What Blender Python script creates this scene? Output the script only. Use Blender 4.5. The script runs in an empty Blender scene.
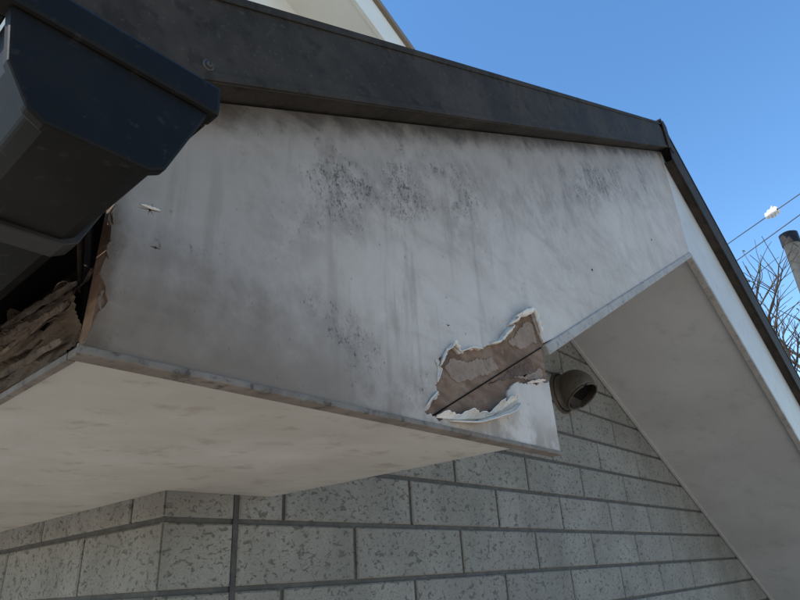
import bpy, bmesh, math, random
from mathutils import Vector, Matrix, noise
random.seed(7)
scene=bpy.context.scene
# ------------------------------------------------------------ dimensions (metres)
XT,ZT,S,XA=.8247,.1976,.5212,2.2484
ZAB=ZT+S*(XA-XT); HB=.5036; ZAT=ZAB+HB; HT=.1337; ZTT=ZAT+HT; P=.038
W=.669; XC=.4547; XE=.707; GZ=-2.75; XEND=6.2; XR=5.75; DEEP=6.0
def ln(z,x): return z-S*abs(x-XA)

# ------------------------------------------------------------ node helper
class NB:
    def __init__(s,name):
        s.m=bpy.data.materials.new(name); s.m.use_nodes=True; s.t=s.m.node_tree; s.n=s.t.nodes; s.l=s.t.links
        s.b=s.n['Principled BSDF']; s.tc=s.n.new('ShaderNodeTexCoord'); s.o=s.tc.outputs['Object']
    def link(s,a,b):
        if isinstance(a,bpy.types.NodeSocket): s.l.new(a,b)
        else: b.default_value=a
    def math(s,op,a,b=0.,clamp=False):
        n=s.n.new('ShaderNodeMath'); n.operation=op; n.use_clamp=clamp; s.link(a,n.inputs[0]); s.link(b,n.inputs[1]); return n.outputs[0]
    def add(s,a,b): return s.math('ADD',a,b)
    def sub(s,a,b): return s.math('SUBTRACT',a,b)
    def mul(s,a,b,c=False): return s.math('MULTIPLY',a,b,c)
    def mx(s,a,b): return s.math('MAXIMUM',a,b)
    def rng(s,v,a,b,c=0.,d=1.):
        n=s.n.new('ShaderNodeMapRange'); n.interpolation_type='SMOOTHSTEP'
        s.link(v,n.inputs[0]); n.inputs[1].default_value=a; n.inputs[2].default_value=b; n.inputs[3].default_value=c; n.inputs[4].default_value=d
        return n.outputs[0]
    def xyz(s):
        n=s.n.new('ShaderNodeSeparateXYZ'); s.l.new(s.o,n.inputs[0]); return n.outputs
    def map(s,sc=(1,1,1),rot=(0,0,0),loc=(0,0,0)):
        n=s.n.new('ShaderNodeMapping'); n.inputs['Scale'].default_value=sc; n.inputs['Rotation'].default_value=rot; n.inputs['Location'].default_value=loc
        s.l.new(s.o,n.inputs[0]); return n.outputs[0]
    def noise(s,sc,det=4,rough=.5,vec=None,dist=0.):
        n=s.n.new('ShaderNodeTexNoise'); n.inputs['Scale'].default_value=sc; n.inputs['Detail'].default_value=det
        n.inputs['Roughness'].default_value=rough; n.inputs['Distortion'].default_value=dist
        s.l.new(vec if vec else s.o,n.inputs['Vector']); return n.outputs[0]
    def mix(s,f,a,b):
        n=s.n.new('ShaderNodeMix'); n.data_type='RGBA'; s.link(f,n.inputs[0])
        for v,i in ((a,6),(b,7)):
            if isinstance(v,tuple): n.inputs[i].default_value=v+(1,)
            else: s.l.new(v,n.inputs[i])
        return n.outputs[2]
    def done(s,col,rough=.7,bump=None,bs=.3,bd=.002,metal=0.,spec=.4):
        if isinstance(col,tuple): s.b.inputs['Base Color'].default_value=col+(1,)
        else: s.l.new(col,s.b.inputs['Base Color'])
        s.link(rough,s.b.inputs['Roughness']); s.b.inputs['Metallic'].default_value=metal; s.b.inputs['Specular IOR Level'].default_value=spec
        if bump is not None:
            n=s.n.new('ShaderNodeBump'); n.inputs['Strength'].default_value=bs; n.inputs['Distance'].default_value=bd
            s.l.new(bump,n.inputs['Height']); s.l.new(n.outputs[0],s.b.inputs['Normal'])
        return s.m

# ---- weathered white board paint
def mat_board():
    m=NB('weathered_paint'); X=m.xyz(); x,z=X[0],X[2]
    top=m.add(m.mul(x,S),ZAT-S*XA); d=m.sub(top,z)
    big=m.noise(2.3,2,.5); mid=m.noise(9,4,.6); n14=m.noise(15,5,.65)
    c=m.mix(m.rng(big,.3,.7),(.455,.385,.325),(.525,.452,.39))
    c=m.mix(m.mul(m.rng(mid,.36,.72),.48),c,(.34,.28,.23))
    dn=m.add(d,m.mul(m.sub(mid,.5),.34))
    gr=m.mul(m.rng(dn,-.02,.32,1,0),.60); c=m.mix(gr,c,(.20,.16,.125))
    lf=m.mul(m.rng(m.add(x,m.mul(m.sub(mid,.5),.35)),-.02,.46,1,0),.50); c=m.mix(lf,c,(.23,.185,.145))
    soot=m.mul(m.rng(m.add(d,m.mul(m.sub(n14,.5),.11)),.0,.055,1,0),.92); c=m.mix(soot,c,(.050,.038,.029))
    # warm stain low left
    st=m.mul(m.mul(m.rng(m.add(x,m.mul(mid,.3)),.34,.72,1,0),m.rng(m.add(z,m.mul(m.sub(n14,.5),.30)),.0,.17,1,0)),.78)
    c=m.mix(st,c,(.125,.09,.063))
    st2=m.mul(m.mul(m.rng(z,.0,.09,1,0),m.rng(n14,.36,.60)),.65); c=m.mix(st2,c,(.18,.135,.10))
    # run marks
    run=m.noise(30,4,.6,m.map(sc=(1,1,.10)))
    rm=m.mul(m.rng(run,.54,.68),m.mul(m.rng(x,.5,.9,1,0),.30)); c=m.mix(rm,c,(.17,.135,.105))
    rust=m.mul(m.mul(m.rng(x,.03,.15,1,0),m.rng(d,.0,.07,1,0)),m.rng(mid,.42,.62)); c=m.mix(m.mul(rust,.85),c,(.20,.09,.038))
    # rotten brown left margin
    lm=m.mul(m.rng(m.add(x,m.mul(m.sub(n14,.5),.05)),.004,.026,1,0),.85); c=m.mix(lm,c,(.10,.068,.045))
    # mildew: soft halo clouds with fine specks inside
    cl=m.noise(6.0,4,.65,m.map(loc=(3.1,0,1.7)))
    g1=m.mul(m.mul(m.rng(x,.08,.28),m.rng(x,.60,.95,1,0)),m.mul(m.rng(d,.035,.10),m.rng(d,.15,.28,1,0)))
    g2=m.mul(m.mul(m.rng(x,.80,1.05),m.rng(x,1.8,2.1,1,0)),m.mul(m.rng(d,.03,.10),m.rng(d,.16,.28,1,0)))
    band=m.mul(m.mx(g1,g2),m.rng(cl,.26,.60))
    gen=m.mul(m.rng(d,.42,.0,.25,.8),m.rng(cl,.36,.62))
    band=m.mx(band,gen)
    low=m.mul(m.mul(m.rng(z,.0,.03),m.rng(z,.08,.22,1,0)),m.rng(x,.40,.62,1,0)); low=m.mul(low,m.rng(m.noise(7,3,.5,m.map(loc=(8,0,3))),.36,.62))
    area=m.mx(band,m.mul(low,.8))
    sv=m.map(sc=(1.15,1,.8),rot=(0,.2,0))
    cloud=m.rng(m.add(m.mul(n14,.5),m.mul(m.noise(40,5,.7,sv),.5)),.40,.60)
    c=m.mix(m.mul(m.mul(area,cloud),.70),c,(.15,.12,.095))
    fine=m.noise(260,4,.7,sv); med=m.noise(70,6,.75,sv)
    thr=m.sub(.645,m.mul(area,.130))
    sp=m.rng(m.sub(m.add(m.mul(fine,.45),m.mul(med,.55)),thr),-.035,.07)
    sp=m.mul(sp,m.add(m.mul(area,.50),.38)); c=m.mix(sp,c,(.052,.040,.030))
    v=m.n.new('ShaderNodeTexVoronoi'); v.inputs['Scale'].default_value=52; m.l.new(m.map(loc=(.3,.11,.2)),v.inputs['Vector'])
    vs=m.n.new('ShaderNodeSeparateColor'); m.l.new(v.outputs['Color'],vs.inputs[0])
    dots=m.mul(m.rng(v.outputs['Distance'],.04,.15,1,0),m.rng(vs.outputs[0],.66,.78)); c=m.mix(m.mul(dots,.5),c,(.11,.09,.075))
    sm=m.mul(m.rng(m.noise(3,5,.7,m.map(sc=(.6,1,3),rot=(0,-.5,0)),1.5),.46,.72),.42); c=m.mix(sm,c,(.27,.22,.18))
    h=m.add(m.noise(160,3,.6),m.mul(mid,1.5))
    return m.done(c,.6,h,.28,.0012,spec=.15)
def mat_plain(name,c1,c2,sc=8,rough=.6,bs=.2,fsc=120,dirt=None,bd=.001,metal=0.,spec=.3):
    m=NB(name); c=m.mix(m.rng(m.noise(sc,4,.65),.3,.72),c1,c2)
    if dirt: c=m.mix(m.mul(m.rng(m.noise(sc*5,6,.7),.52,.68),dirt[1]),c,dirt[0])
    return m.done(c,rough,m.noise(fsc,3,.6),bs,bd,metal,spec)
def mat_tile():
    m=NB('stone_pattern_tile')
    a=m.n.new('ShaderNodeAttribute'); a.attribute_name='tv'
    c=m.mix(m.rng(m.noise(5,4,.6),.3,.7),(.215,.200,.175),(.285,.268,.236))
    c=m.mix(m.mul(a.outputs['Fac'],.4),c,(.175,.165,.145))
    grain=m.noise(300,2,.6); c=m.mix(m.mul(m.rng(grain,.45,.68),.45),c,(.135,.127,.112))
    v=m.map(sc=(1,1,1.5),rot=(0,.7,0))
    pit=m.rng(m.noise(52,3,.6,v,.6),.572,.640)
    pit2=m.mul(m.rng(m.noise(115,2,.5,v,.4),.61,.69),.7)
    pt=m.mx(pit,pit2)
    c=m.mix(m.mul(pt,.74),c,(.075,.07,.06))
    c=m.mix(m.mul(m.rng(m.noise(2.2,5,.65,m.map(sc=(1.6,1.6,.5))),.42,.7),.35),c,(.12,.112,.095))
    return m.done(c,.85,m.sub(m.mul(grain,.25),pt),.6,.003,spec=.2)
def mat_dark(name,col=(.014,.014,.0145),rough=.5,spec=.2,sp=.3):
    m=NB(name); n=m.noise(7,5,.65); c=m.mix(m.rng(n,.4,.7),col,tuple(v*1.8 for v in col))
    c=m.mix(m.mul(m.rng(m.noise(90,5,.7),.58,.68),sp),c,(.05,.045,.04))
    return m.done(c,m.add(rough,m.mul(n,.2)),m.noise(220,2,.5),.1,.0006,spec=spec)
def mat_trim():
    m=NB('dark_roof_trim')
    n=m.noise(9,5,.65)
    c=m.mix(m.rng(n,.35,.7),(.032,.026,.020),(.054,.044,.035))
    spot=m.rng(m.noise(30,4,.6),.54,.66); c=m.mix(m.mul(spot,.5),c,(.018,.0145,.0115))
    c=m.mix(m.mul(m.rng(m.noise(140,4,.7),.58,.70),.35),c,(.11,.093,.073))
    return m.done(c,m.add(.55,m.mul(n,.25)),m.noise(15,3,.6),.1,.002,spec=.07)
def mat_brown():
    m=NB('exposed_board_core')
    sv=m.map(sc=(1,1,2.2),rot=(0,.5,0)); n=m.noise(16,6,.65,sv)
    c=m.mix(m.rng(n,.32,.66),(.13,.075,.048),(.225,.145,.10))
    c=m.mix(m.mul(m.rng(m.noise(9,4,.6),.46,.62),.6),c,(.085,.05,.032))
    c=m.mix(m.mul(m.rng(m.noise(70,5,.7),.58,.70),.45),c,(.31,.235,.18))
    return m.done(c,.9,m.noise(70,6,.7,sv),.6,.003,spec=.12)
def mat_wood():
    m=NB('rotten_wood')
    sv=m.map(sc=(1,.3,1.5))
    n=m.noise(18,6,.66,sv,.5)
    c=m.mix(m.rng(n,.32,.52),(.022,.016,.011),(.095,.066,.046))
    c=m.mix(m.rng(n,.54,.74),c,(.19,.15,.115))
    return m.done(c,.92,m.noise(90,6,.7,sv),.8,.004,spec=.1)
BOARD=mat_board()
TILE=mat_tile()
MORT=mat_plain('mortar',(.074,.070,.064),(.108,.103,.094),30,.9,.5,200)
SEAL=mat_plain('old_sealant',(.05,.048,.045),(.085,.08,.075),30,.8,.4,200)
SOFF=mat_plain('cream_soffit',(.36,.325,.275),(.47,.435,.38),2.6,.6,.14,150,((.27,.23,.185),.65))
SOFF2=mat_plain('gable_soffit_paint',(.37,.345,.315),(.43,.405,.375),1.8,.65,.12,150,((.29,.27,.24),.4))
LATH=mat_plain('weathered_lath',(.27,.235,.20),(.36,.32,.28),14,.65,.4,140,((.12,.10,.085),.7))
BLATH=mat_plain('dirty_lath',(.115,.09,.07),(.20,.165,.135),12,.7,.5,140,((.045,.035,.028),.8))
WHITE=mat_plain('white_paint',(.44,.41,.37),(.50,.47,.43),3,.5,.1,150,((.34,.31,.27),.4))
FLAKE=mat_plain('peeling_paint',(.55,.485,.41),(.68,.62,.55),25,.6,.4,120,((.32,.24,.18),.45))
CREAM=mat_plain('cream_siding',(.74,.70,.61),(.80,.76,.68),2,.6,.1,80)
BRN=mat_plain('brown_cap',(.20,.15,.10),(.26,.19,.13),5,.5,.1)
TRIM=mat_trim(); GUT=mat_dark('black_gutter_plastic',(.006,.0053,.0045),.40,.12,.25); ROOF=mat_dark('slate_roofing',(.03,.03,.032),.6)
CORE=mat_brown(); WOOD=mat_wood()
BLACK=NB('dark_gap').done((.010,.008,.007),.95,spec=.05)

# ------------------------------------------------------------ mesh helpers
def obj(name,verts,faces,mat,parent=None,smooth=False):
    me=bpy.data.meshes.new(name); me.from_pydata([tuple(v) for v in verts],[],faces); me.update()
    o=bpy.data.objects.new(name,me); scene.collection.objects.link(o)
    if mat: me.materials.append(mat)
    if parent: o.parent=parent
    if smooth:
        for p in me.polygons: p.use_smooth=True
    return o
def fix(o):
    bm=bmesh.new(); bm.from_mesh(o.data); bmesh.ops.recalc_face_normals(bm,faces=bm.faces); bm.to_mesh(o.data); bm.free()
def prism(name,pts,y0,y1,mat,parent=None,bev=0):
    n=len(pts); v=[(x,y0,z) for x,z in pts]+[(x,y1,z) for x,z in pts]
    f=[tuple(range(n)),tuple(range(2*n-1,n-1,-1))]+[(i,(i+1)%n,(i+1)%n+n,i+n) for i in range(n)]
    o=obj(name,v,f,mat,parent); fix(o)
    if bev: b=o.modifiers.new('b','BEVEL'); b.width=bev; b.segments=2; b.limit_method='ANGLE'
    return o
def prismz(name,pts,z0,z1,mat,parent=None):
    n=len(pts); v=[(x,y,z0) for x,y in pts]+[(x,y,z1) for x,y in pts]
    f=[tuple(range(n)),tuple(range(2*n-1,n-1,-1))]+[(i,(i+1)%n,(i+1)%n+n,i+n) for i in range(n)]
    o=obj(name,v,f,mat,parent); fix(o); return o
def empty(name):
    e=bpy.data.objects.new(name,None); scene.collection.objects.link(e); return e
def rodpts(name,pts,r,mat,parent=None,seg=8):
    v=[];f=[]
    for i,p in enumerate(pts):
        p=Vector(p); a=Vector(pts[max(i-1,0)]); b=Vector(pts[min(i+1,len(pts)-1)]); t=(b-a).normalized()
        u=t.orthogonal().normalized(); w=t.cross(u); rr=r[i] if isinstance(r,(list,tuple)) else r
        for k in range(seg):
            an=2*math.pi*k/seg; v.append(p+rr*(math.cos(an)*u+math.sin(an)*w))
    for i in range(len(pts)-1):
        for k in range(seg):
            a=i*seg+k;b=i*seg+(k+1)%seg; f.append((a,b,b+seg,a+seg))
    f.append(tuple(range(seg))); f.append(tuple(range(len(v)-1,len(v)-seg-1,-1)))
    return obj(name,v,f,mat,parent,True)
def jag(pts,step,amp,seed):
    out=[]; rnd=random.Random(seed)
    for i in range(len(pts)-1):
        a=Vector((pts[i][0],0,pts[i][1])); b=Vector((pts[i+1][0],0,pts[i+1][1])); L=(b-a).length; n=max(1,int(L/step))
        nr=Vector((-(b-a).z,0,(b-a).x)).normalized()
        for k in range(n):
            p=a.lerp(b,k/n)
            if k>0 or i>0: p=p+nr*(noise.noise(p*60+Vector((seed,0,0)))*amp*1.4+rnd.uniform(-1,1)*amp*.55)
            out.append((p.x,p.z))
    out.append(pts[-1]); return out

house=empty('house')
# ------------------------------------------------------------ barge board with torn paint skin
patch=[(XT,.128),(.79,.118),(.74,.106),(.695,.102),(.682,.092),(.675,.078),(.669,.066),(.62,.040),(.58,.024),(.52,.014),(.48,.008),(.447,.012),(.462,.026),(.484,.043),(.474,.056),(.488,.078),(.480,.090),(.505,.108),(.524,.127),(.54,.117),(.575,.133),(.605,.138),(.634,.154),(.66,.165),(.689,.192),(.72,.212),(.744,.236),(.77,.247),(.797,.268),(.806,.25),(.818,.222),(XT+.005,.205)]
pj=jag(patch,.004,.0035,3)
left=jag([(0.004,ln(ZAT,0.004)),(0.001,.20),(.008,.165),(.002,.13),(.009,.10),(.004,.07),(.013,.045),(.006,.018),(.0,.0)],.006,.0022,9)
outer=[(0,0),(.2,0),(.4,0),(.6,0),(XT,0)]+pj+[(.9,ln(ZAB,.9)),(1.4,ln(ZAB,1.4)),(XA,ZAB),(XA,ZAT),(1.4,ln(ZAT,1.4)),(.7,ln(ZAT,.7)),(.3,ln(ZAT,.3))]+left[:-1]
def star(cx,cz,arms):
    pts=[]; n=len(arms)
    for i,(an,L) in enumerate(arms):
        a=math.radians(an); b=math.radians((an+arms[(i+1)%n][0]+(360 if i==n-1 else 0))/2); w=.0009
        pts.append((cx+L*math.cos(a),cz+L*math.sin(a))); pts.append((cx+w*1.3*math.cos(b),cz+w*1.3*math.sin(b)))
    return pts
holes=[star(.040,.150,[(10,.012),(75,.010),(130,.006),(190,.013),(255,.006),(310,.007)]),
       star(.050,.112,[(0,.006),(100,.002),(185,.007),(280,.002)]),
       star(.52,.158,[(20,.008),(90,.003),(170,.006),(270,.003)])]
bm=bmesh.new()
for loop in [outer]+holes:
    vs=[bm.verts.new((x,0,z)) for x,z in loop]
    for i in range(len(vs)): bm.edges.new((vs[i],vs[(i+1)%len(vs)]))
bmesh.ops.triangle_fill(bm,use_beauty=True,use_dissolve=False,edges=bm.edges[:])
be=[e for e in bm.edges if e.is_boundary]
r=bmesh.ops.extrude_edge_only(bm,edges=be)
for v in [g for g in r['geom'] if isinstance(g,bmesh.types.BMVert)]: v.co.y+=.0035
bmesh.ops.recalc_face_normals(bm,faces=bm.faces)
me=bpy.data.meshes.new('barge_board_paint_skin'); bm.to_mesh(me); bm.free(); me.materials.append(BOARD)
o=bpy.data.objects.new('barge_board_paint_skin',me); scene.collection.objects.link(o); o.parent=house
prism('barge_board_core',[(.004,.001),(XT-.001,.001),(XT-.001,ZT+.0),(XA,ZAB+.002),(XA,ZAT-.002),(.012,ln(ZAT,.012)-.002)],.0034,.022,CORE,house)
def strip(name,p0,p1,w,y0,y1,mat):
    d=Vector((p1[0]-p0[0],p1[1]-p0[1])).normalized(); n=Vector((-d.y,d.x))*w/2
    return prism(name,[(p0[0]-n.x,p0[1]-n.y),(p1[0]-n.x,p1[1]-n.y),(p1[0]+n.x,p1[1]+n.y),(p0[0]+n.x,p0[1]+n.y)],y0,y1,mat,house)
strip('board_seam',(.452,ZT+S*(.452-XT)),(XT-.003,ZT-.003),.0018,.0016,.006,BLACK)
def rough_patch(name,pts,y,mat,seed,step=.004,amp=.003):
    q=jag(pts+[pts[0]],step,amp,seed)[:-1]
    return prism(name,q,y,.0036,mat,house)
CORE2=mat_plain('pale_paper_layer',(.20,.135,.095),(.28,.20,.15),30,.9,.6,90,((.12,.075,.052),.7),.003)
CORE3=mat_plain('dark_core_layer',(.075,.045,.031),(.12,.075,.053),30,.95,.8,90,((.19,.13,.10),.5),.004)
rough_patch('torn_layer',[(.50,.088),(.53,.108),(.56,.108),(.60,.122),(.64,.135),(.655,.118),(.62,.100),(.57,.082),(.53,.072)],.0022,CORE2,21)
rough_patch('torn_layer',[(.70,.175),(.74,.205),(.775,.235),(.80,.235),(.805,.20),(.78,.19),(.74,.170)],.0020,CORE2,22)
rough_patch('torn_layer',[(.62,.085),(.68,.115),(.74,.145),(.765,.150),(.75,.125),(.70,.112),(.66,.098)],.0024,CORE3,23)
rough_patch('torn_layer',[(.70,.112),(.76,.128),(.80,.150),(.815,.145),(.81,.132),(.76,.118)],.0024,CORE2,25)

def flake(base,dirn,length,curl,name='paint_flake',th0=.25,seed=0,nt=9,mat=None):
    d=Vector((dirn[0],0,dirn[1])).normalized(); ns=26; V=[];F=[]
    cum=[0]
    for i in range(len(base)-1): cum.append(cum[-1]+math.dist(base[i],base[i+1]))
    for i in range(ns+1):
        s=cum[-1]*i/ns; k=max(j for j in range(len(cum)) if cum[j]<=s+1e-9); k=min(k,len(base)-2)
        f=(s-cum[k])/(cum[k+1]-cum[k]); p=Vector((base[k][0]+f*(base[k+1][0]-base[k][0]),-.0004,base[k][1]+f*(base[k+1][1]-base[k][1])))
        u=i/ns; env=math.sin(math.pi*min(max(u,.02),.98))**.45
        L=length*env*(.75+.6*noise.noise(Vector((u*5,seed,0)))+.22*noise.noise(Vector((u*19,seed,3))))
        cc=curl*(1+.35*noise.noise(Vector((u*3,seed,8))))
        for t in range(nt+1):
            V.append(p.copy()); th=th0+cc*t/nt
            p=p+(d*math.cos(th)+Vector((0,-1,0))*math.sin(th))*(L/nt)
    for i in range(ns):
        for t in range(nt):
            a=i*(nt+1)+t; F.append((a,a+1,a+nt+2,a+nt+1))
    o=obj(name,V,F,mat or FLAKE,house,True); m=o.modifiers.new('s','SOLIDIFY'); m.thickness=.0011; m.offset=0
    return o
flake([(.470,.008),(.52,.012),(.58,.022),(.62,.034)],(-.05,1),.020,.9,seed=1,th0=.35)
flake([(.60,.028),(.64,.043),(.672,.060),(.695,.070)],(-.3,1),.030,1.2,seed=2,th0=.3)
flake([(.50,.008),(.56,.015),(.61,.030),(.670,.050),(.70,.066)],(.25,-.2),.026,1.0,seed=12,th0=.9)
flake([(.634,.156),(.66,.167),(.689,.193),(.715,.211)],(.45,-1),.024,2.6,seed=3,th0=.5)
flake([(.715,.214),(.744,.238),(.775,.252),(.797,.270)],(.5,-1),.034,3.2,seed=4,th0=.5)
flake([(.700,.206),(.73,.232),(.75,.243)],(.9,-.3),.026,2.8,seed=14,th0=.5)
flake([(.797,.270),(.808,.255),(.820,.222)],(-1,-.4),.018,2.4,seed=5,th0=.6)
flake([(.510,.115),(.524,.130),(.545,.122)],(.2,-1),.016,2.7,seed=6,th0=.5)
flake([(.545,.122),(.575,.136),(.61,.142)],(.1,-1),.010,2.5,seed=7,th0=.4)
flake([(.479,.060),(.484,.080),(.480,.095)],(1,.1),.010,2.4,seed=8,th0=.4)
flake([(.81,.126),(.78,.117),(.74,.108)],(-.1,1),.010,1.6,seed=9,th0=.3)
flake([(.488,.084),(.50,.104),(.512,.118)],(-.7,.6),.012,1.8,seed=15,th0=.5)
flake([(.450,.020),(.462,.032),(.480,.046)],(-.6,.7),.008,1.6,seed=16,th0=.4)
flake([(.030,.1515),(.040,.151),(.050,.153)],(.1,1),.0035,.8,seed=10,th0=.2)
for i,z0 in enumerate((.035,.085,.120,.172)):
    flake([(.009,z0),(.007,z0+.009),(.009,z0+.018)],(-1,.2),.005,1.2,seed=30+i,th0=.3,nt=5,mat=BOARD)

strip('slope_lath',(XT+.012,ZT-.005),(XA-.001,ZAB-.011),.022,-.004,.020,LATH).modifiers.new('b','BEVEL').width=.002
prism('bottom_lath',[(-.004,-.0075),(XT+.002,-.0075),(XT+.002,-.0005),(-.004,-.0005)],-.003,.020,BLATH,house,.001)
prism('barge_board',[(XA+.001,ZAB),(XA+.001,ZAT),(XEND,ln(ZAT,XEND)),(XEND,ln(ZAB,XEND))],0.0,.022,WHITE,house)
strip('slope_lath',(XA+.001,ZAB-.011),(XEND,ln(ZAB,XEND)-.011),.022,-.004,.020,LATH)

# ------------------------------------------------------------ soffits
prismz('eave_soffit',[(0.004,.0225),(XE,.0225),(XE,W+.03),(XC+.01,W+.03),(XC+.01,DEEP),(.004,DEEP)],-.002,.010,SOFF,house)
prism('return_box_end',[(XE,-.0015),(XE+.008,-.0015),(XE+.008,ln(ZAB,XE)+.05),(XE,ln(ZAB,XE)+.05)],.0235,W+.02,SOFF2,house)
prism('gable_soffit',[(XE+.02,ln(ZAB,XE+.02)+.004),(XA,ZAB+.004),(XA,ZAB+.016),(XE+.02,ln(ZAB,XE+.02)+.016)],.0235,W+.03,SOFF2,house)
prism('gable_soffit',[(XA+.0005,ZAB-.004),(XEND,ln(ZAB,XEND)-.004),(XEND,ln(ZAB,XEND)+.012),(XA+.0005,ZAB+.012)],.0235,W+.03,SOFF2,house)
strip('soffit_bead',(XA+.02,ZAB-.02),(XEND-.5,ln(ZAB,XEND-.5)-.008),.010,W-.018,W-.004,SOFF2)

# ------------------------------------------------------------ verge trim + roof
def slopepoly(x0,x1,zl,zh): return [(x0,ln(zl,x0)),(x1,ln(zl,x1)),(x1,ln(zh,x1)),(x0,ln(zh,x0))]
for (a,b) in ((-.085,XA-.012),(XA+.012,XEND+.085)):
    ZL=ZAT if a<0 else ZAT-.06
    prism('verge_trim',slopepoly(a,b,ZL,ZTT),-P,-P+.003,TRIM,house,.001)
    prism('verge_trim_underside',slopepoly(a,b,ZL+.006,ZL+.010),-P+.0035,.03 if a<0 else -.0005,TRIM,house)
    prism('verge_trim_hem',slopepoly(a,b,ZL+.001,ZL+.012),-P-.0035,-P-.0005,TRIM,house,.001)
    prism('verge_trim_top_fold',slopepoly(a,b,ZTT-.010,ZTT+.003),-P-.003,-P-.0005,TRIM,house,.0015)
    prism('roof_slope',slopepoly(a,b,ZTT-.03,ZTT-.004),-P+.004,DEEP,ROOF,house)
prism('apex_cap',[(XA-.03,ln(ZTT,XA-.03)+.008),(XA,ZTT+.008),(XA+.03,ln(ZTT,XA+.03)+.008),(XA+.03,ln(ZAT,XA+.03)-.004),(XA,ZAT-.004),(XA-.03,ln(ZAT,XA-.03)-.004)],-P-.009,-P-.004,TRIM,house,.001)
prism('ridge_cap',[(XA-.09,ln(ZTT,XA-.09)+.004),(XA,ZTT+.028),(XA+.09,ln(ZTT,XA+.09)+.004),(XA+.09,ln(ZTT,XA+.09)+.001),(XA,ZTT+.012),(XA-.09,ln(ZTT,XA-.09)+.001)],-P-.002,2.0,TRIM,house,.002)
def disc(name,c,r,h,mat,parent,seg=20):
    return rodpts(name,[(c[0],c[1],c[2]),(c[0],c[1]-h*.6,c[2]),(c[0],c[1]-h,c[2])],[r,r,r*.6],mat,parent,seg)
RIV=mat_dark('rivet_metal',(.022,.020,.018),.4)
RIV2=mat_dark('rivet_washer_rubber',(.07,.062,.055),.5)
disc('rivet_washer',(.065,-P-.0002,.328),.0068,.0012,RIV2,house); disc('rivet_ring',(.065,-P-.0016,.328),.0052,.0012,RIV,house); disc('rivet_head',(.065,-P-.0029,.328),.0032,.0018,RIV2,house)
for nx,nzz in ((1.157,.477),(1.75,.80)): disc('nail_head',(nx,-.0002,nzz),.0035,.0010,RIV,house,10)

# ------------------------------------------------------------ rotten eave fascia under the gutter
ny,nz=260,56; V=[];F=[]
for j in range(nz+1):
    for i in range(ny+1):
        y=.0245+1.6*(i/ny)**1.5; zt=.078+.040*min(1,y/.25)
        zt+=.026*noise.noise(Vector((y*26,1,0))); z=-.001+zt*(j/nz)
        n=noise.fractal(Vector((y*4.5,z*26+y*3,2)),1.0,2.2,2)
        terr=math.floor((n+.7)*7)/7*.018
        x=.022-.016*(1-j/nz)-terr+.0015*noise.noise(Vector((y*60,z*90,5)))
        x=max(x,-.012)
        if j==0: x=.0
        V.append((x,y,z))
for j in range(nz):
    for i in range(ny):
        a=j*(ny+1)+i; F.append((a,a+1,a+ny+2,a+ny+1))
obj('rotten_fascia_wood',V,F,WOOD,house)
prismz('cavity_dark_back',[(.0405,.0245),(.044,.0245),(.044,DEEP),(.0405,DEEP)],-.0005,.34,BLACK,house)  # black sheet, stands in for the shade deep in the hollow
prismz('cavity_dark_sheet',[(-.03,.0245),(.040,.0245),(.040,DEEP),(-.03,DEEP)],.150,.153,BLACK,house)  # added black sheet that keeps the top of the hollow dark
prismz('fascia_edge_strip',[(-.004,.021),(.0035,.021),(.0035,DEEP),(-.004,DEEP)],-.0075,-.0015,BLATH,house)
WOOD2=mat_plain('split_plywood',(.07,.050,.036),(.155,.118,.088),22,.92,.8,80,((.028,.019,.014),.8),.003,spec=.1)
rp=random.Random(43)
for k in range(18):
    y=.026+rp.random()**1.4*.5; z=.004+.078*rp.random(); Lp=.07+.14*rp.random(); h=.005+.010*rp.random()
    tilt=rp.uniform(-.12,.10); out=rp.uniform(.002,.011); curl=rp.uniform(0,.3); V=[];F=[]; nu,nv=22,3
    for i in range(nu+1):
        s=i/nu
        for j in range(nv+1):
            t=j/nv-.5
            wdt=h*(.35+.65*math.sin(math.pi*min(1,s*.9+.08)))*(1+.5*noise.noise(Vector((s*11,k,0))))
            V.append((.004-out-curl*.02*s*s-.002*noise.noise(Vector((s*3,t,k))), y+Lp*s+.004*noise.noise(Vector((j*.9,k,3))), max(.001,z+tilt*Lp*(s-.5)+t*wdt+.0015*noise.noise(Vector((s*14,k*1.3,t*3))))))
    for i in range(nu):
        for j in range(nv):
            a=i*(nv+1)+j; F.append((a,a+1,a+nv+2,a+nv+1))
    o=obj('wood_splinter',V,F,WOOD2 if k%3 else WOOD,house); m=o.modifiers.new('s','SOLIDIFY'); m.thickness=.0018
rodpts('bracket_strap',[(.012,.04,.035),(.010,.045,.09),(.006,.05,.14)],.004,RIV,house)
rodpts('bracket_strap',[(.020,.075,.05),(.016,.078,.10),(.010,.08,.14)],.003,WOOD,house)

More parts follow.
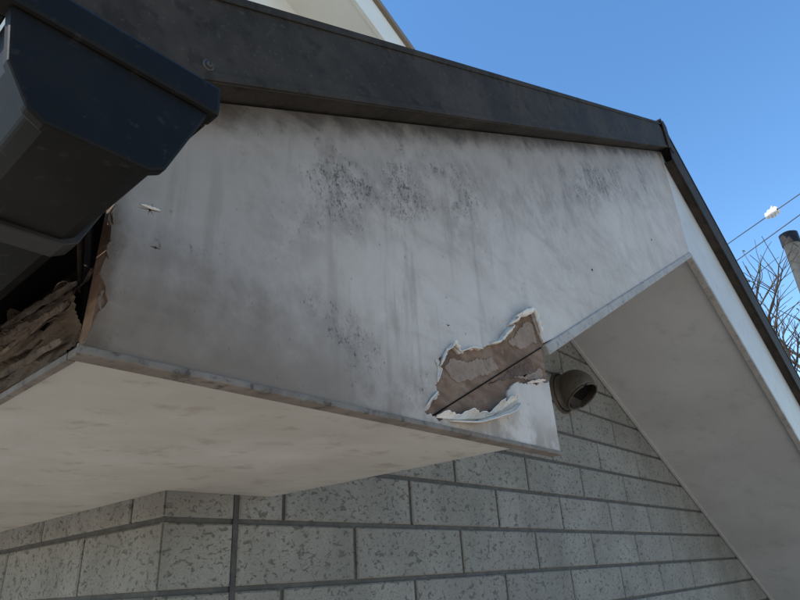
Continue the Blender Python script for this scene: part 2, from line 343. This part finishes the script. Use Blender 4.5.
# ------------------------------------------------------------ tiled walls
H=.131; Z0=.0745; L=.4535; G=.011
tv=[];tf=[];tval=[]
def tile(p,u,n,u0,u1,z0,z1,c=.0035,dep=.012):
    b=len(tv)
    for (a,zz,dd) in ((u0,z0,dep),(u1,z0,dep),(u1,z1,dep),(u0,z1,dep),(u0,z0,c),(u1,z0,c),(u1,z1,c),(u0,z1,c),(u0+c,z0+c,0),(u1-c,z0+c,0),(u1-c,z1-c,0),(u0+c,z1-c,0)):
        q=p+u*a-n*dd; tv.append((q.x,q.y,zz))
    fs=[(8,9,10,11)]+[(4+i,4+(i+1)%4,8+(i+1)%4,8+i) for i in range(4)]+[(i,(i+1)%4,4+(i+1)%4,4+i) for i in range(4)]
    val=random.random()
    for f in fs: tf.append(tuple(b+i for i in f)); tval.append(val)
for r in range(-21,14):
    z0=Z0+r*H+G/2; z1=z0+H-G
    if z0<GZ+.2: continue
    off=.752 if r%2 else .98
    edges=[XC+.001,.6155,.6305]
    x=off-L*3
    while x<XR:
        if x>.70: edges.append(x)
        x+=L
    edges.append(XR)
    for i in range(len(edges)-1):
        a,b=edges[i],edges[i+1]
        if i==1: continue
        g0=0 if i in(0,2) else G/2; g1=0 if i==0 or i==len(edges)-2 else G/2
        mid=(a+b)/2
        if z0>ln(ZAT,mid)-.35: continue
        if mid<XE and z0>.02: continue
        tile(Vector((0,W,0)),Vector((1,0,0)),Vector((0,-1,0)),a+g0,b-g1,z0,z1)
    if z0<.0:
        y=W+.001; nxt=W+(.135 if r%2 else .34); k=0
        while y<DEEP:
            e=min(nxt,DEEP); tile(Vector((XC,0,0)),Vector((0,1,0)),Vector((-1,0,0)),y+(G/2 if k else 0),e-G/2,z0,z1); y=e; nxt=e+L; k+=1
o=obj('stone_tiles',tv,tf,TILE,house); fix(o)
at=o.data.attributes.new('tv','FLOAT','FACE')
for i,v in enumerate(tval): at.data[i].value=v
prism('gable_wall_backing',[(XC+.008,GZ),(XR-.008,GZ),(XR-.008,ln(ZAB,XR)+.02),(XA,ZAB+.02),(XE+.03,ln(ZAB,XE+.03)+.02),(XE+.03,.02),(XC+.008,.02)],W+.008,W+.06,MORT,house)
prismz('side_wall_backing',[(XC+.008,W+.061),(XC+.06,W+.061),(XC+.06,DEEP),(XC+.008,DEEP)],GZ,.02,MORT,house)
prismz('east_wall_backing',[(XR-.06,W+.061),(XR-.008,W+.061),(XR-.008,DEEP),(XR-.06,DEEP)],GZ,-.9,MORT,house)
prism('siding_sealant_joint',[(.617,GZ),(.629,GZ),(.629,.02),(.617,.02)],W+.003,W+.007,SEAL,house)

# ------------------------------------------------------------ upper storey
UX,UZ,UY=.9,4.43,1.6
def ul(z,x): return z-S*abs(x-UX)
prism('upper_barge_board',[(UX,UZ-.26),(UX,UZ),(3.6,ul(UZ,3.6)),(3.6,ul(UZ-.26,3.6))],UY,UY+.03,CREAM,house)
prism('upper_barge_board',[(UX-.001,UZ-.26),(UX-.001,UZ),(-1.8,ul(UZ,-1.8)),(-1.8,ul(UZ-.26,-1.8))],UY,UY+.03,CREAM,house)
prism('upper_verge_cap',[(-1.85,ul(UZ+.05,-1.85)),(UX,UZ+.05),(3.65,ul(UZ+.05,3.65)),(3.65,ul(UZ+.002,3.65)),(UX,UZ+.002),(-1.85,ul(UZ+.002,-1.85))],UY-.03,DEEP,BRN,house)
prism('upper_soffit',[(-1.75,ul(UZ-.23,-1.75)),(UX,UZ-.23),(3.55,ul(UZ-.23,3.55)),(3.55,ul(UZ-.25,3.55)),(UX,UZ-.25),(-1.75,ul(UZ-.25,-1.75))],UY+.031,UY+.5,CREAM,house)
prism('upper_wall',[(-1.3,1.0),(3.1,1.0),(3.1,ul(UZ-.24,3.1)),(UX,UZ-.24),(-1.3,ul(UZ-.24,-1.3))],UY+.45,DEEP,CREAM,house)

# ------------------------------------------------------------ gutter
gut=empty('rain_gutter')
y0=-.185
def gprof(name,pts,ya,yb,mat,bev=.002): return prism(name,pts,ya,yb,mat,gut,bev)
gprof('gutter_rim_front',[(-.150,.1185),(-.006,.1185),(-.006,.1446),(-.150,.1446)],y0-.005,y0+.012,GUT,.003)
gprof('gutter_rim_back',[(-.014,.120),(-.007,.120),(-.007,.1436),(-.014,.1436)],y0+.0125,DEEP,GUT,.001)
gprof('gutter_rim_outer',[(-.149,.120),(-.139,.120),(-.139,.1436),(-.149,.1436)],y0+.0125,DEEP,GUT,.001)
body=[(-.138,.1215),(-.132,.085),(-.118,.060),(-.108,.0545),(-.052,.0545),(-.042,.060),(-.030,.088),(-.0145,.1215)]
gprof('gutter_trough',body,y0+.010,DEEP,GUT,.002)
gprof('gutter_end_cap',[(x+(.003 if x>-.08 else -.003),z-(.003 if z<.1 else 0)) for x,z in body],y0-.0005,y0+.009,GUT,.002)
for yy in (-.06,.25,.85,1.5,2.3):
    gprof('gutter_bracket',[(x+(.003 if x>-.08 else -.003),z-(.004 if z<.1 else 0)) for x,z in body],yy,yy+.025,RIV,.001)

# ------------------------------------------------------------ vent hood on gable wall
vent=empty('exhaust_vent_hood')
VB=mat_plain('vent_brown_metal',(.060,.045,.032),(.095,.074,.054),12,.45,.1,120,((.028,.022,.017),.7))
c=Vector((2.275,W,.515)); R_=.080
rodpts('flange',[(c.x,W+.002,c.z),(c.x,W-.010,c.z),(c.x,W-.014,c.z)],[R_*1.15,R_*1.15,R_*1.05],VB,vent,32)
rodpts('neck',[(c.x,W-.012,c.z),(c.x,W-.06,c.z)],[R_*.98,R_*.98],VB,vent,32)
V=[];F=[];nu,nv=28,14
axis=Vector((-.05,-.48,-.70)).normalized(); u=axis.orthogonal().normalized(); w=axis.cross(u)
cc=c+Vector((0,-.075,0))
for j in range(nv+1):
    ph=math.radians(180-122*j/nv)
    for i in range(nu):
        a=2*math.pi*i/nu; V.append(cc+R_*1.08*(axis*math.cos(ph)+math.sin(ph)*(u*math.cos(a)+w*math.sin(a))))
for j in range(nv):
    for i in range(nu):
        a=j*nu+i;b=j*nu+(i+1)%nu; F.append((a,b,b+nu,a+nu))
o=obj('hood_dome',V,F,VB,vent,True); m=o.modifiers.new('s','SOLIDIFY'); m.thickness=.004; m.offset=-1
rodpts('dark_opening',[cc+axis*.012,cc+axis*.016],[R_*.98,R_*.98],BLACK,vent,28)
rc=cc+axis*(R_*1.08*math.cos(math.radians(58))); rr=R_*1.08*math.sin(math.radians(58))
rodpts('rolled_rim',[rc+rr*(u*math.cos(2*math.pi*i/28)+w*math.sin(2*math.pi*i/28)) for i in range(29)],.0045,VB,vent,8)

# ------------------------------------------------------------ street things
CONC=mat_plain('concrete_pole',(.19,.185,.175),(.25,.245,.235),6,.8,.3,40); WIRE=NB('wire_sheath').done((.07,.08,.10),.5)
PORC=NB('porcelain').done((.75,.75,.75),.25)
pole=empty('utility_pole')
px,py=11.95,.31
rodpts('shaft',[(px,py,GZ),(px,py,4.98)],[.19,.135],CONC,pole,20)
rodpts('top_cap',[(px,py,4.9),(px,py,5.12),(px,py,5.15)],[.155,.155,.10],RIV,pole,20)
def wire(name,p,q,sag,r=.010):
    p=Vector(p);q=Vector(q); pts=[]
    for i in range(25):
        t=i/24; v=p.lerp(q,t); v.z-=4*sag*t*(1-t); pts.append(v)
    return rodpts(name,pts,r,WIRE,None,6)
d=Vector((.71,1.18,0)); a=Vector((11.49,.39,5.415))
wire('power_line',a-d*9+Vector((0,0,.6)),a,.05); wire('power_line',a,a+d*18+Vector((0,0,.4)),.35)
d=Vector((1.06,1.30,0)); a2=Vector((11.06,0,5.0)); wire('power_line',a2-d*8,a2+d*14,.0)
ins=empty('strain_insulator')
dd=Vector((.71,1.18,0)).normalized()
rodpts('sheds',[a-dd*.12,a-dd*.10,a-dd*.06,a-dd*.03,a,a+dd*.03,a+dd*.07,a+dd*.1,a+dd*.14],[.03,.08,.03,.09,.03,.09,.03,.07,.02],PORC,ins,16)
rodpts('clamp',[a,a+Vector((.02,-.03,.14))],[.035,.02],PORC,ins,8)
BARK=mat_plain('bark',(.07,.052,.038),(.11,.088,.066),10,.9,.5)
LEAF=mat_plain('leaf',(.07,.10,.03),(.12,.14,.05),20,.6,.1)
tv2=[];tf2=[];lv=[];lf=[]; rnd=random.Random(5)
def seg(p,q,r0,r1,n=5):
    t=(q-p).normalized();u=t.orthogonal().normalized();w=t.cross(u);b=len(tv2)
    for c_,r_ in ((p,r0),(q,r1)):
        for k in range(n):
            an=2*math.pi*k/n; tv2.append(c_+r_*(math.cos(an)*u+math.sin(an)*w))
    for k in range(n): tf2.append((b+k,b+(k+1)%n,b+n+(k+1)%n,b+n+k))
def grow(p,d,L,r,lev):
    n=4
    for i in range(n):
        d=(d+Vector((rnd.uniform(-.18,.18),rnd.uniform(-.18,.18),rnd.uniform(-.08,.12)))).normalized()
        q=p+d*L/n; seg(p,q,r,r*.88); r*=.88; p=q
        if lev>0 and i>0:
            for _ in range(2 if lev<3 else 1):
                ax=Vector((rnd.uniform(-1,1),rnd.uniform(-1,1),rnd.uniform(-.1,.6))).normalized()
                grow(p,(d*.75+ax*.75).normalized(),L*rnd.uniform(.5,.72),r*.70,lev-1)
    if lev<=0 and rnd.random()<.12:
        s=.035; b=len(lv); a_=Vector((rnd.uniform(-1,1),rnd.uniform(-1,1),rnd.uniform(-1,1))).normalized(); c_=a_.orthogonal()
        for k,(f,g) in enumerate(((0,0),(1,.5),(2,0),(1,-.5))): lv.append(p+a_*s*f+c_*s*g)
        lf.append((b,b+1,b+2,b+3))
tree=empty('bare_tree')
base=Vector((8.3,.30,GZ)); seg(base,base+Vector((0,.05,3.6)),.12,.09,10)
for k in range(5):
    an=k*1.257+.4; grow(base+Vector((0,.05,3.15+.08*k)),Vector((math.cos(an)*.42,math.sin(an)*.42,1)).normalized(),1.45,.055,3)
obj('trunk_and_branches',tv2,tf2,BARK,tree,True); obj('leaves',lv,lf,LEAF,tree)

# ------------------------------------------------------------ ground
g=mat_plain('pale_paving',(.42,.375,.31),(.48,.435,.365),.7,.9,.3,30)
obj('ground',[(-600,-600,GZ),(600,-600,GZ),(600,600,GZ),(-600,600,GZ)],[(0,1,2,3)],g)

# ------------------------------------------------------------ light
el=math.radians(48); dirx,diry=-.80,.45; az=math.atan2(dirx,diry)
wd=bpy.data.worlds.new('World'); scene.world=wd; wd.use_nodes=True; nt=wd.node_tree
sk=nt.nodes.new('ShaderNodeTexSky'); sk.sky_type='NISHITA'; sk.sun_disc=False; sk.sun_elevation=el; sk.sun_rotation=az; sk.air_density=1.15; sk.dust_density=.3; sk.ozone_density=2.0
hs=nt.nodes.new('ShaderNodeHueSaturation'); hs.inputs['Saturation'].default_value=1.22; hs.inputs['Value'].default_value=1.75
bg=nt.nodes['Background']; nt.links.new(sk.outputs[0],hs.inputs['Color']); nt.links.new(hs.outputs[0],bg.inputs[0]); bg.inputs[1].default_value=.15
sun=bpy.data.lights.new('sun','SUN'); sun.energy=5.0; sun.angle=math.radians(.53); sun.color=(1,.93,.84)
so=bpy.data.objects.new('sun',sun); scene.collection.objects.link(so)
sd=Vector((math.sin(az)*math.cos(el),math.cos(az)*math.cos(el),math.sin(el)))
so.rotation_euler=sd.to_track_quat('Z','Y').to_euler()
# ------------------------------------------------------------ camera
cam=bpy.data.cameras.new('camera'); co=bpy.data.objects.new('camera',cam); scene.collection.objects.link(co)
Rm=Matrix(((0.65861,-0.27762,-0.6994),(-0.75024,-0.31401,-0.58184),(-0.05809,0.90792,-0.41509)))
co.matrix_world=Matrix.Translation((-.1912,-.5,-.1899))@Rm.to_4x4()
cam.sensor_width=36; cam.lens=611.92/800*36; cam.clip_start=.01; cam.clip_end=2000
scene.camera=co
scene.view_settings.view_transform='Standard'; scene.view_settings.look='None'; scene.view_settings.exposure=0; scene.view_settings.gamma=1
